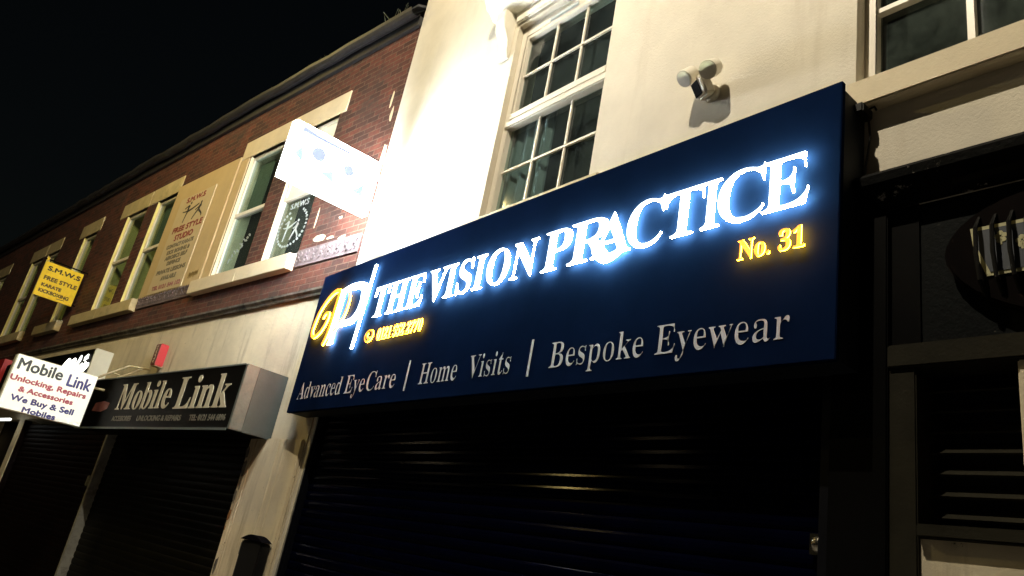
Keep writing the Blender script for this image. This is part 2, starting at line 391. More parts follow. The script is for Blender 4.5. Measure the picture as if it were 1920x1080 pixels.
# ---------------------------------------------------------------- street lamps (one beside the camera, three across the road)
def street_lamp(x, y, h, tox, toy, power, col, size, label, lens):
    t = thing('street_lamp', label, 'street lamp', (x, y, 0), 'W', 'street lamps along the road')
    MB().tube([(x, y, 0), (x, y, 1.2), (x, y, 1.25), (x, y, h + .25)], .06, 12, radii=[.09, .09, .06, .045]).build('post', 'pole', t, smooth=True)
    MB().tube([(x, y, h + .2), (x + (tox - x) * .3, y + (toy - y) * .3, h + .32), (tox, toy, h + .25)], .03, 8).build('arm', 'pole', t, smooth=True)
    MB().box(tox - .16, tox + .16, toy - .28, toy + .28, h + .12, h + .26).build('lamp_head', 'pole', t, bevel=.03)
    MB().box(tox - .12, tox + .12, toy - .2, toy + .2, h + .09, h + .118).build('lens', lens, t, bevel=.01)
    li = bpy.data.lights.new('lamp_light', 'POINT'); li.energy = power; li.color = col; li.shadow_soft_size = size
    lo = bpy.data.objects.new('lamp_light', li); C.objects.link(lo); lo.location = (tox, toy, h); return t
street_lamp(-2.65, -4.5, 9.8, -2.65, -3.6, 2250, (1, .875, .67), .03, 'tall street lamp standing at the kerb in front of the navy shop', 'lamp_glow')
street_lamp(-11.6, -5.2, 8.6, -11.6, -4.4, 560, (1, .76, .28), .08, 'yellow sodium street lamp at the kerb in front of the brick terrace', 'lamp_sodium')
street_lamp(-12.7, -12.2, 7.5, -12.7, -11.2, 70, (1, .8, .5), .10, 'street lamp across the road opposite the middle of the brick terrace', 'lamp_sodium')
street_lamp(-23.5, -12.2, 7.5, -23.5, -11.2, 70, (1, .8, .5), .10, 'farther street lamp across the road, far down the terrace', 'lamp_sodium')

# ---------------------------------------------------------------- cream rendered building with the eye shop
bl = thing('rendered_building', 'tall cream rendered building above the navy shop sign, with small-paned sash window', 'building', (-3, 0, 0))
WIN = (-4.96, -3.64, 4.36, 6.47); WIN2 = (-1.655, 1.2, 4.335, 6.6)
MB().wall(-7.1, 6, 0, 10.4, 0, .3, [WIN, WIN2, (-7.03, -1.74, 0, 2.80), (-1.735, 6, 0, 3.53)], 0, 0).build('wall', ['render', 'render'], bl)
rf = MB().prism_x([(-.25, 10.4), (4, 12.6), (4, 12.45), (-.25, 10.25)], -7.2, 6.1).build('roof', 'slate', bl)
MB().box(-7.1, -6.95, .31, 6, 0, 10.4).build('side_wall', 'render', bl)
def sash_window(parent, W, ycols, rec=.06, rows=True):
    x0, x1, z0, z1 = W
    f = MB(); t = .075
    f.box(x0, x0 + t, rec, rec + .08, z0, z1).box(x1 - t * .7, x1, rec, rec + .08, z0, z1).box(x0 + t, x1 - t * .7, rec, rec + .08, z1 - .12, z1).box(x0 + t, x1 - t * .7, rec, rec + .08, z0, z0 + .07)
    fr = f.build('window', 'upvc', parent, bevel=.006)
    zm = 5.40
    tr = MB().box(x0 + t, x1 - t * .7, rec - .012, rec + .075, zm - .005, zm + .075).box(x0 + t * .4, x1 - t * .4, rec - .02, rec + .07, zm - .085, zm - .012)
    tr.build('transom', 'upvc', fr, bevel=.012)
    gx0, gx1 = x0 + t, x1 - t * .7
    up = MB().box(gx0, gx0 + .03, rec + .005, rec + .06, zm + .075, z1 - .12).box(gx1 - .03, gx1, rec + .005, rec + .06, zm + .075, z1 - .12).box(gx0 + .03, gx1 - .03, rec + .005, rec + .06, z1 - .16, z1 - .12)
    up.build('sash_frame', 'upvc', fr, bevel=.004)
    for (za, zb, nm) in ((zm + .076, z1 - .161, 'upper'), (z0 + .071, zm - .086, 'lower')):
        b = MB(); xa, xb = (gx0 + .031, gx1 - .031) if nm == 'upper' else (gx0 + .001, gx1 - .001)
        for k in range(1, ycols):
            xc = xa + (xb - xa) * k / ycols; b.box(xc - .010, xc + .010, rec + .03, rec + .045, za, zb)
        zc = (za + zb) / 2; b.box(xa, xb, rec + .028, rec + .047, zc - .010, zc + .010)
        b.build('glazing_bar', 'upvc', fr)
        MB().box(xa, xb, rec + .05, rec + .056, za, zb).build('pane', 'glass', fr)
    return fr
w1 = sash_window(bl, WIN, 3)
MB().box(-4.56, -4.19, .045, .0595, 6.352, 6.395).build('trickle_vent', 'grey_vent', w1, bevel=.006)
MB().box(-5.0, -3.6, .32, 1.0, 4.2, 6.6).remap(lambda x, y, z: (x, y, z)).build('room', 'dark', bl)
cur = MB(); xs = [-4.955 + i * .02 for i in range(31)]
for a, b in zip(xs, xs[1:]):
    ya, yb = .15 + .014 * math.sin(a * 50), .15 + .014 * math.sin(b * 50)
    cur.face([(a, ya, 4.37), (b, yb, 4.37), (b - .00, yb, 5.4), (a, ya, 5.4)])
    cur.face([(a, ya + .01, 4.37), (a, ya + .01, 5.4), (b, yb + .01, 5.4), (b, yb + .01, 4.37)])
tag(cur.build('curtain', 'curtain', None, (-4.7, .19, 4.37)), 'grey net curtain behind the lower left panes of the small-paned window', 'curtain')
MB().box(-5.12, -3.48, -.07, .06, 4.21, 4.36).build('sill', 'stone_new', bl, bevel=.008)
hd = MB().prism_x([(0, 6.62), (-.10, 6.64), (-.16, 6.70), (-.20, 6.72), (-.24, 6.80), (-.24, 6.86), (0, 6.92)], -5.3, -3.3)
hood = hd.build('window_hood', 'white_paint', bl)
for x0 in (-5.16, -3.58):
    MB().prism_x([(0, 6.12), (-.03, 6.12), (-.05, 6.2), (-.06, 6.3), (-.13, 6.42), (-.15, 6.52), (-.15, 6.62), (0, 6.62)], x0, x0 + .14).build('corbel', 'white_paint', hood, bevel=.006)
MB().box(-4.99, -3.6, -.035, -.002, 6.50, 6.62).build('head_moulding', 'white_paint', hood, bevel=.01)
# the window above the dark shopfront
x0, x1, z0, z1 = WIN2
fw = MB().box(x0, x0 + .06, .09, .17, z0, z1).box(x1 - .06, x1, .09, .17, z0, z1).box(x0 + .06, x1 - .06, .09, .17, z0, z0 + .055).box(x0 + .06, x1 - .06, .09, .17, z1 - .06, z1).build('window', 'upvc', bl, bevel=.006)
gb = MB()
for xc in (-1.13, -.66, -.19, .28, .75): gb.box(xc - .017, xc + .017, .11, .15, z0 + .055, z1 - .06)
for zc in (4.87, 5.4, 5.95): gb.box(x0 + .06, x1 - .06, .108, .152, zc - .015, zc + .015)
gb.build('glazing_bar', 'upvc', fw)
MB().box(x0 + .06, x1 - .06, .155, .161, z0 + .055, z1 - .06).build('pane', 'glass_dusty', fw)
MB().box(x0 - .05, x1 + .05, .32, 1.1, z0 - .1, z1 + .1).build('room', 'dark', bl)
MB().prism_x([(.09, 4.33), (-.085, 4.285), (-.085, 4.13), (-.06, 4.125), (.09, 4.125)], -1.66, 1.3).build('sill', 'stone_new', bl, bevel=.006)

# ---------------------------------------------------------------- navy fascia sign
fs = thing('shop_fascia_sign', 'navy fascia sign with glowing white letters THE VISION PRACTICE', 'shop sign', (-4.42, -.24, 2.72))
FY = -.24
MB().box(-7.24, -1.60, FY, -.205, 2.72, 4.19).build('panel', 'navy', fs, bevel=.004)
MB().box(-1.625, -1.603, -.204, .0 - .003, 2.725, 4.15).box(-7.235, -1.626, -.204, -.003, 4.10, 4.15).box(-7.235, -7.215, -.204, -.003, 2.725, 4.10).box(-7.214, -1.626, -.204, -.02, 2.725, 2.745).build('side_return', 'navy_dark', fs)
LF, LB_ = FY - .042, FY - .028                                    # letter front and back: letters stand off the panel
def lit(mb, name, kind, label=None):
    o = mb.build(name, [kind + '_face', kind + '_back'], fs)
    if label: o['label'] = label
    return o
nm = MB(); K = dict(off=-.004, thin=.020)
for word, a, b in (('THE', -5.92, -5.12), ('VISION', -5.05, -3.735), ('P', -3.65, -3.40), ('R', -3.40, -3.02), ('A', -3.19, -2.87), ('C', -2.905, -2.64), ('T', -2.625, -2.36), ('I', -2.365, -2.25), ('C', -2.26, -1.985), ('E', -1.99, -1.74)):
    h = .012 if word == 'C' else 0
    put_text(nm, serif(word), a, b, 3.52 - h, 3.81 + h, LF, LB_, 0, 1, **K)
    if word in ('THE', 'VISION'): lit(nm, 'word_lettering', 'white'); nm = MB()
nm.ribbon([(-3.18, 3.60), (-3.14, 3.53), (-3.06, 3.488), (-2.97, 3.51), (-2.91, 3.56)], [.012, .017, .017, .014, .008], LF - .002, LB_, 0, 1)
lit(nm, 'word_lettering', 'white')
br = MB().ribbon([(-6.13, 3.255), (-6.065, 4.075)], .015, LF, LB_, 0, 1)
lit(br, 'divider_bar', 'white')
pm = MB()
pm.ribbon([(-6.60, 3.90), (-6.618, 3.74), (-6.625, 3.554), (-6.61, 3.351)], [.035, .045, .04, .045], LF, LB_, 0, 1)
pm.ribbon([(-6.651, 3.89), (-6.474, 3.915), (-6.297, 3.905), (-6.185, 3.866), (-6.150, 3.791), (-6.148, 3.693), (-6.19, 3.602), (-6.282, 3.547), (-6.454, 3.538), (-6.592, 3.548)], [.02, .03, .035, .045, .05, .045, .04, .03, .025, .02], LF - .001, LB_, 0, 1)
lit(pm, 'monogram_letter', 'white', 'white letter P of the monogram')
gm = MB()
gm.ribbon([(-6.91, 3.655), (-6.865, 3.706), (-6.80, 3.69), (-6.80, 3.623), (-6.837, 3.56), (-6.894, 3.507), (-6.97, 3.475), (-7.042, 3.487), (-7.079, 3.545), (-7.068, 3.626), (-7.029, 3.739), (-6.944, 3.838), (-6.853, 3.9), (-6.747, 3.931), (-6.655, 3.905)], [.010, .016, .018, .016, .02, .018, .022, .018], LF - .003, LB_, 0, 1)
gm.ribbon([(-6.665, 3.905), (-6.675, 3.795), (-6.685, 3.622), (-6.705, 3.467), (-6.76, 3.36)], [.025, .03, .024, .02], LF - .003, LB_, 0, 1)
lit(gm, 'monogram_swash', 'gold', 'looped gold swash of the monogram'); gm = MB()
gm.ribbon([(-6.50, 3.90), (-6.44, 3.82), (-6.43, 3.739), (-6.456, 3.618), (-6.54, 3.53), (-6.61, 3.45), (-6.66, 3.36)], [.010, .012, .012, .012], LF - .004, LB_, 0, 1)
lit(gm, 'monogram_swash', 'gold', 'thin gold swash of the monogram')
ph = MB()
put_text(ph, serif('0121 552 2770'), -5.72, -5.02, 3.285, 3.395, LF + .006, LB_, 0, 1, off=.004); lit(ph, 'phone_number_lettering', 'gold'); ph = MB()
for k in range(24):
    a0, a1 = 2 * math.pi * k / 24, 2 * math.pi * (k + 1) / 24
    ph.face([(-5.86 + .075 * math.cos(a0), LF + .006, 3.345 + .06 * math.sin(a0)), (-5.86 + .075 * math.cos(a1), LF + .006, 3.345 + .06 * math.sin(a1)), (-5.86 + .055 * math.cos(a1), LF + .006, 3.345 + .044 * math.sin(a1)), (-5.86 + .055 * math.cos(a0), LF + .006, 3.345 + .044 * math.sin(a0))], 0)
    ph.face([(-5.86 + .075 * math.cos(a0), LF + .006, 3.345 + .06 * math.sin(a0)), (-5.86 + .075 * math.cos(a0), LB_, 3.345 + .06 * math.sin(a0)), (-5.86 + .075 * math.cos(a1), LB_, 3.345 + .06 * math.sin(a1)), (-5.86 + .075 * math.cos(a1), LF + .006, 3.345 + .06 * math.sin(a1))], 1)
ph.ribbon([(-5.89, 3.375), (-5.89, 3.345), (-5.865, 3.318), (-5.83, 3.315)], [.014, .008, .008, .014], LF + .006, LB_, 0, 1)
lit(ph, 'phone_symbol', 'gold')
lit(put_text(MB(), serif('No. 31'), -2.115, -1.75, 3.285, 3.405, LF + .006, LB_, 0, 1, off=.006), 'house_number_lettering', 'gold')
T = dict(off=-.004, thin=.030)
for word, a, b in (('Advanced', -7.08, -6.20), ('Eye', -6.12, -5.78), ('Care', -5.74, -5.28), ('Home', -4.925, -4.44), ('Visits', -4.30, -3.84), ('Bespoke', -3.455, -2.70), ('Eyewear', -2.615, -1.825)):
    put_text(MB(), serif(word), a, b, 2.845, 3.01, FY - .0035, FY - .0012, ref=serif('H'), **T).build('word_lettering', 'silver_text', fs)
for xb in (-5.112, -3.645): MB().box(xb - .008, xb + .008, FY - .006, FY - .0012, 2.805, 3.055).build('separator_bar', 'silver_text', fs)

# ---------------------------------------------------------------- navy roller shutter under it
def slat_curtain(x0, x1, z0, z1, y, pitch, bulge):
    pr = []; n = int((z1 - z0) / pitch)
    for k in range(n):
        zb = z0 + k * pitch + random.uniform(-.0015, .0015); bulge_k = bulge * random.uniform(.85, 1.1)
        for t, b in ((0, 0), (.08, .45), (.25, .85), (.5, 1), (.75, .85), (.92, .45)): pr.append((y - bulge_k * b, zb + t * pitch))
    pr.append((y, z0 + n * pitch)); m_ = MB()
    for (a, b) in zip(pr, pr[1:]):
        m_.face([(x0, a[0], a[1]), (x1, a[0], a[1]), (x1, b[0], b[1]), (x0, b[0], b[1])])
    m_.face([(x0, y + .012, z0), (x0, y + .012, z0 + n * pitch), (x1, y + .012, z0 + n * pitch), (x1, y + .012, z0)])
    return m_
sh = thing('roller_shutter', 'closed dark navy roller shutter under the glowing navy fascia sign', 'shutter', (-4.38, .06, 0))
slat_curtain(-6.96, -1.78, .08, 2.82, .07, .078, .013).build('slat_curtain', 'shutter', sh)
MB().box(-6.96, -1.78, .045, .09, .01, .078).build('bottom_rail', 'rail_dark', sh, bevel=.005)
MB().box(-7.029, -6.985, .0, .1, 0, 2.79).box(-6.984, -6.955, .02, .1, 0, 2.79).build('guide_rail', 'rail_dark', sh)
MB().box(-7.012, -7.0, -.006, -.0005, .1, 2.78).build('rail_strip', 'rail', sh)
MB().box(-1.785, -1.738, .0, .1, 0, 2.79).build('guide_rail', 'rail_dark', sh)
lk = MB()
for k in range(7):
    a = k / 6 * math.pi / 2; r0 = .035 * math.cos(a); y0 = .03 - .022 * math.sin(a)
    if k < 6:
        a2 = (k + 1) / 6 * math.pi / 2; r1 = .035 * math.cos(a2); y1 = .03 - .022 * math.sin(a2)
        for q in range(14):
            t0, t1 = 2 * math.pi * q / 14, 2 * math.pi * (q + 1) / 14
            P = lambda r, t, y: (-1.80 + r * math.cos(t), y, 1.975 + r * math.sin(t))
            lk.face([P(r0, t0, y0), P(r0, t1, y0), P(r1, t1, y1), P(r1, t0, y1)])
lk.box(-1.84, -1.76, .03, .056, 1.93, 2.02)
lk.build('lock', 'chrome', sh)

# ---------------------------------------------------------------- lit projecting sign (eyes)
pj = thing('projecting_light_box', 'glaring white lit projecting sign at the corner of cream and brick walls', 'shop sign', (-6.7, -.2, 5.05))
MB().box(-6.76, -6.655, -1.22, -.22, 4.76, 5.40).build('case', 'box_case', pj, bevel=.02)
MB().box(-6.654, -6.640, -1.20, -.24, 4.78, 5.38).build('face', 'box_face', pj)
MB().box(-6.775, -6.761, -1.20, -.24, 4.78, 5.38).build('face', 'box_face', pj)
px = lambda zx, zy: None
gr = MB()
F = lambda a, b: (-1.19 + a * .95, 4.79 + b * .58)                 # 0..1 across the face
gr.prism_y([F(.06, .97), F(.24, .93), F(.62, .93), F(.64, .88), F(.40, .86), F(.20, .86), F(.06, .86)], -.004, -.0005, 0)
side(gr, -6.640).build('brow_graphic', 'box_blue', pj)
for (a, b), r in (((.30, .60), .075), ((.66, .58), .06)): side(MB().disc(*F(a, b), r, -.004, -.0005, 0), -6.640).build('pupil_graphic', 'box_blue', pj)
gr = MB()
for tri in (((.05, .42), (.16, .30), (.11, .62)), ((.36, .30), (.54, .22), (.50, .44)), ((.76, .26), (.88, .22), (.87, .50)), ((.04, .20), (.25, .10), (.24, .13), (.04, .24)), ((.80, .90), (.92, .84), (.91, .90))):
    side(MB().prism_y([F(*p) for p in tri], -.0035, -.0005, 0), -6.640).build('lash_graphic', 'box_cyan', pj)
for z in (4.9, 5.26): MB().box(-6.72, -6.69, -.219, -.001, z - .015, z + .015).build('bracket', 'box_case', pj)  # brackets emit like the case; the glow on them is added

# ---------------------------------------------------------------- security light
sc = thing('security_light', 'white twin-headed security light on cream wall above the navy sign', 'security light', (-2.6, 0, 4.66))
MB().disc(-2.585, 4.665, .058, -.04, -.0015, seg=24).build('wall_plate', 'sec_white', sc, bevel=.006)
bd = MB().box(-.056, .056, -.04, .04, -.064, .064)
rm = Matrix.Rotation(math.radians(-24), 3, 'Z') @ Matrix.Rotation(math.radians(30), 3, 'X')
bd.remap(lambda x, y, z: tuple(rm @ Vector((x, y, z)) + Vector((-2.60, -.085, 4.678))))
bd.build('body', 'sec_white', sc, bevel=.014)
bd = MB().box(-.050, .020, -.046, -.0405, -.042, .052)
bd.remap(lambda x, y, z: tuple(rm @ Vector((x, y, z)) + Vector((-2.60, -.085, 4.678))))
bd.build('sensor_window', 'black_gloss', sc)
def head(c, d, r, L):
    c = Vector(c); d = Vector(d).normalized(); b = c - d * L
    h = MB().tube([b - d * .012, b, b + d * .02, c - d * .02, c - d * .001], r, 24, radii=[r * .25, r * .62, r * .9, r, r]).build('lamp_head', 'sec_white', sc, smooth=False)
    MB().tube([c - d * .0005, c + d * .004], r * .86, 24).build('lens', 'sec_lens', h)
    MB().tube([b + d * .03, (-2.59, -.075, 4.72)], .016, 8).build('arm', 'sec_white', h)
head((-2.70, -.165, 4.74), (-.12, -.62, -.78), .056, .12)
head((-2.51, -.175, 4.72), (.10, -.72, -.70), .060, .13)

# ---------------------------------------------------------------- dark shopfront on the right
pb = thing('dark_shopfront', 'black painted pub front with peeling cornice right of the navy sign', 'shop front', (0, 0, 0))
MB().prism_x([(-.001, 3.70), (-.10, 3.695), (-.12, 3.67), (-.11, 3.63), (-.07, 3.60), (-.06, 3.55), (-.03, 3.53), (-.001, 3.53)], -1.60, 6).build('cornice', 'black_paint', pb)
MB().box(-1.732, -1.475, -.03, .28, 0, 3.53).build('pilaster', 'mob_black', pb, bevel=.006)
MB().box(-1.474, -1.345, .0, .28, 2.84, 3.53).build('side_panel', 'mob_black', pb)
MB().wall(-1.344, 6, 2.84, 3.53, .01, .28, [], 0, 0).build('fascia_panel', ['black_panel', 'black_panel'], pb)
MB().box(-1.474, 6, -.035, .27, 2.735, 2.838).box(-1.474, -1.36, -.02, .27, 0, 2.734).build('frame', 'olive', pb, bevel=.006)
MB().box(-.985, -.86, -.01, .27, 2.085, 2.734).build('jamb', 'render_low', pb, bevel=.006)
MB().wall(-1.359, 6, 0, 2.03, 0, .27, [], 0, 0).build('stall_wall', ['render_low', 'render_low'], pb)
MB().box(-1.359, -.7, -.04, .27, 2.032, 2.083).build('sill', 'olive', pb, bevel=.006)
lv = MB()
for k in range(7):
    z = 2.13 + k * .088
    lv.prism_x([(.10, z), (.105, z - .008), (.19, z + .050), (.185, z + .058)], -1.358, -.987)
lv.build('louvre', 'olive', pb)
MB().box(-1.358, -.987, .21, .26, 2.085, 2.734).build('louvre_backing', 'dark', pb)
MB().box(-.859, 6, .03, .27, 2.085, 2.734).build('board', 'black_panel', pb)
sg = thing('pub_sign', 'barred dark sign with cream-bordered blue board on the black pub front', 'sign', (-.79, -.02, 3.15))
MB().prism_y([(-.79 + .435 * math.copysign(abs(math.cos(k * .1745)) ** 1.1, math.cos(k * .1745)), 3.165 + .285 * math.copysign(abs(math.sin(k * .1745)) ** 1.1, math.sin(k * .1745)) + .05 * abs(math.cos(k * .1745))) for k in range(36)], -.05, .008).build('frame', 'pub_red', sg, bevel=.01)
pn = MB().prism_y([(-1.115, 3.315), (-.465, 3.315), (-.475, 3.22), (-.52, 3.085), (-1.06, 3.085), (-1.105, 3.22)], -.056, -.051)
pn.build('border', 'pub_cream', sg)
MB().prism_y([(-1.10, 3.298), (-.48, 3.298), (-.49, 3.22), (-.535, 3.10), (-1.045, 3.10), (-1.09, 3.22)], -.059, -.0565).build('board', 'pub_navy', sg)
for cx, cz in ((-1.0, 3.25), (-.925, 3.215), (-.86, 3.235), (-.79, 3.25), (-.72, 3.215), (-.65, 3.235)):
    em = MB()
    for q in range(5):
        a = q * 1.2566 + .4; em.disc(cx + .014 * math.cos(a), cz + .018 * math.sin(a), .011, -.0615, -.0595, seg=7)
    em.box(cx - .004, cx + .004, -.0612, -.0595, cz - .035, cz)
    em.build('emblem', 'pub_cream', sg)
for k in range(10):
    x = -1.08 + k * .062
    MB().tube([(x, -.05, 3.36), (x - .005, -.085, 3.30), (x - .005, -.09, 3.18), (x + .004, -.085, 3.06), (x + .012, -.05, 3.0)], .009, 6).build('bar', 'iron', sg)
jb = thing('junction_box', 'small black cable junction box at the right end of the navy sign', 'junction box', (-1.58, -.03, 4.1))
MB().box(-1.622, -1.56, -.11, -.001, 4.07, 4.13).build('housing', 'black_box', jb, bevel=.008)
MB().tube([(-1.57, -.05, 4.08), (-1.555, -.06, 4.055), (-1.56, -.03, 3.95), (-1.585, -.02, 3.8), (-1.585, -.03, 3.71)], .006, 6).tube([(-1.56, -.05, 4.11), (-1.53, -.05, 4.115), (-1.52, -.05, 4.09)], .006, 6).build('cable', 'black_box', jb)

# ================================================================ brick terrace (frame L, x = -s)
def terrace_house(s0, s1, label, pairs, singles, opens, group='brick terrace houses'):
    t = thing('brick_house', label, 'building', (-(s0 + s1) / 2, 0, 0), 'L', group)
    wins = []
    for (a, b, c, d) in pairs + singles: wins.append((a, b, c, d))
    holes = [(-b, -a, c, d) for a, b, c, d in wins]
    MB().wall(-s1, -s0, 4.195, 7.72, 0, .28, holes, 0, 1).build('upper_wall', ['brick', 'reveal' if s0 == 0 else 'reveal_sodium_lit'], t)
    MB().wall(-s1, -s0, 0, 4.10, -.012, .28, [(-b, -a, 0, c) for a, b, c in opens], 0, 0).build('ground_floor_wall', ['render_low', 'render_low'], t)
    c = MB()
    c.prism_x([(0, 4.10), (-.05, 4.10), (-.06, 4.125), (-.085, 4.15), (-.09, 4.175), (-.02, 4.194), (0, 4.194)], -s1, -s0)
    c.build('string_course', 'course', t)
    f = MB().box(-s1, -s0, -.05, -.001, 7.60, 7.73)
    eaves = f.build('eaves_board', 'gutter', t)
    g = MB(); gx = [-s1 + (s1 - s0) * k / 12 for k in range(13)]
    rows = []
    for x in gx:
        dz = random.uniform(-.02, .02)
        rows.append([(x, -.13 + .075 * math.cos(a), 7.77 + dz + .075 * math.sin(a)) for a in [math.pi + math.pi * k / 6 for k in range(7)]])
    for p, q in zip(rows, rows[1:]):
        for k in range(6): g.face([p[k], p[k + 1], q[k + 1], q[k]]); g.face([(p[k][0], p[k][1], p[k][2] + .006), (q[k][0], q[k][1], q[k][2] + .006), (q[k + 1][0], q[k + 1][1], q[k + 1][2] + .006), (p[k + 1][0], p[k + 1][1], p[k + 1][2] + .006)])
    g.build('gutter', 'gutter', eaves)
    r = MB(); L = 4.2; n = 18
    for k in range(n):
        a, b = k / n, (k + 1.08) / n
        y0, z0 = -.12 + a * 3.6, 7.86 + a * 2.3; y1, z1 = -.12 + b * 3.6, 7.86 + b * 2.3 - .02
        r.prism_x([(y0, z0), (y0, z0 - .03), (y1, z1 - .03), (y1, z1)], -s1, -s0)
    r.build('roof', 'slate', t)
    return t
def house_window(t, a, b, c, d, glass='glass', mid=5.78, rec=.045, plain_top=False, blind=None):
    x0, x1 = -b, -a
    f = MB().box(x0 + .001, x0 + .04, rec, rec + .06, c, d).box(x1 - .04, x1 - .001, rec, rec + .06, c, d).box(x0 + .04, x1 - .04, rec, rec + .06, d - .05, d - .001).box(x0 + .04, x1 - .04, rec, rec + .06, c + .001, c + .05)
    f.box(x0 + .04, x1 - .04, rec - .012, rec + .055, mid - .03, mid + .03)
    fr = f.build('window', 'white_paint', t, bevel=.004)
    if plain_top: MB().box(x0 + .04, x1 - .04, rec + .02, rec + .04, mid + .03, d - .05).build('blank_panel', 'white_paint', fr)
    else: MB().box(x0 + .04, x1 - .04, rec + .025, rec + .031, mid + .03, d - .05).build('pane', glass, fr)
    MB().box(x0 + .04, x1 - .04, rec + .025, rec + .031, c + .05, mid - .03).build('pane', glass, fr)
    MB().box(x0 - .02, x1 + .02, .285, .9, c - .02, d + .02).build('room', 'dark', t)
    if blind: MB().box(*blind).build('blind', 'blind', fr)
    return fr
def lintel(t, a, b, z0=6.78, z1=7.10, mat='stone'):
    MB().box(-b, -a, -.014, .05, z0, z1).build('lintel', mat, t, bevel=.006)
def sill(t, a, b, mat='stone', z0=4.53, z1=4.755):
    MB().prism_x([(.09, z1 + .01), (-.10, z1 - .02), (-.11, z1 - .03), (-.11, z0), (-.001, z0 - .001), (-.001, z1 - .05), (.09, z1 - .05)], -b, -a).build('sill', mat, t, bevel=.005)

WZ = (4.765, 6.78)
A = terrace_house(0.0, 5.385, 'red brick house next to the cream building, above the Mobile Link sign', [(1.36, 2.28, *WZ), (2.72, 3.70, *WZ)], [], [(1.05, 5.34, 2.75)])
lintel(A, 1.22, 4.0, mat='stone_new')
fa = house_window(A, 1.36, 2.28, *WZ, plain_top=True, mid=5.72, glass='glass_dusty')
fb = house_window(A, 2.72, 3.70, *WZ, mid=5.77, blind=(-3.64, -3.22, .16, .17, 5.82, 6.7))
sill(A, 1.36, 2.66, 'stone_new'); sill(A, 2.668, 4.06, 'stone_new')
MB().box(-3.98, -3.72, -.02, -.002, 4.80, 6.76).build('jamb_trim', 'board', A)
def frieze(t, a, b):
    m_ = MB().box(-b, -a, -.022, -.001, 4.56, 4.785); n = int((b - a) / .16)
    for k in range(n):
        x = -b + (k + .5) * (b - a) / n
        for dz in (-.05, .05):
            for dx in (-.035, .035):
                m_.prism_y([(x + dx - .022, 4.672 + dz), (x + dx, 4.672 + dz - .03), (x + dx + .022, 4.672 + dz), (x + dx, 4.672 + dz + .03)], -.036, -.022)
        m_.disc(x, 4.672, .016, -.045, -.022, seg=8)
    m_.build('terracotta_frieze', 'tile', t)
frieze(A, .04, 1.33); frieze(A, 4.08, 5.38)
for (cx, cz, w_, h_) in ((.95, 4.90, .13, .06), (.70, 4.86, .10, .02), (.45, 4.81, .09, .03), (1.15, 5.20, .02, .16), (.6, 5.1, .05, .02), (.2, 6.6, .02, .16), (.12, 6.35, .03, .12), (.06, 5.75, .04, .25)):
    pts = [(-cx + w_ * math.cos(q * .785) * random.uniform(.6, 1.15), cz + h_ * math.sin(q * .785) * random.uniform(.6, 1.15)) for q in range(8)]
    MB().prism_y(pts, -.004, -.0008).build('paint_patch', 'stone_new', A)
pl = MB().box(-1.05, -.02, -.05, -.0125, 0, 2.5).box(-.62, -.40, -.065, -.0505, 0, 2.5).box(-.34, -.30, -.06, -.0505, 0, 2.5).box(-.96, -.90, -.055, -.0505, 0, 2.5)
pl.build('pilaster', 'pilaster', A, bevel=.008)
for (cx, cz, w_, h_, ) in ((1.02, 1.70, .028, .07), (1.03, 1.58, .018, .05)):
    MB().prism_y([(-cx + w_ * math.cos(q * .785) * random.uniform(.6, 1.2), cz + h_ * math.sin(q * .785) * random.uniform(.6, 1.2)) for q in range(8)], -.0535, -.0506).build('rust_stain', 'rust', A)
for (cx, cz, w_, h_) in ((1.0, 2.16, .05, .13), (1.03, 2.35, .04, .07), (.97, 2.0, .03, .05), (1.02, 1.9, .03, .08), (1.0, 1.2, .04, .10)):
    MB().prism_y([(-cx + w_ * math.cos(q * .785) * random.uniform(.5, 1.2), cz + h_ * math.sin(q * .785) * random.uniform(.5, 1.2)) for q in range(8)], -.0532, -.0506).build('bare_patch', 'course', A)
B = terrace_house(5.385, 9.95, 'red brick house behind the tan poster board and yellow hanging sign', [(6.2, 7.14, *WZ), (7.62, 8.60, *WZ)], [], [(5.43, 9.9, 2.75)])
lintel(B, 6.22, 7.515); lintel(B, 7.565, 9.0)
house_window(B, 6.2, 7.14, *WZ, mid=5.80, blind=(-7.08, -6.6, .155, .165, 5.84, 6.7)); house_window(B, 7.62, 8.60, *WZ, mid=5.78)
sill(B, 6.24, 7.86); sill(B, 7.868, 9.26)
frieze(B, 5.39, 6.2)
Cc = terrace_house(9.95, 12.1, 'narrow red brick house with one window, behind the yellow hanging sign', [], [(10.25, 11.06, *WZ)], [(10.2, 11.9, 2.75)])
lintel(Cc, 10.1, 11.4); house_window(Cc, 10.25, 11.06, *WZ); sill(Cc, 10.1, 11.6)
D = terrace_house(12.1, 26, 'farthest dark brick house at the left end of the terrace', [(12.75, 13.6, *WZ), (14.0, 14.92, *WZ), (17.2, 18.1, *WZ), (18.6, 19.5, *WZ)], [], [(12.4, 16, 2.75)])
lintel(D, 12.7, 13.75); lintel(D, 13.8, 15.1); lintel(D, 17, 19.7)
for a, b in ((12.75, 13.6), (14.0, 14.92), (17.2, 18.1), (18.6, 19.5)): house_window(D, a, b, *WZ)
sill(D, 12.7, 15.1); sill(D, 17, 19.7)
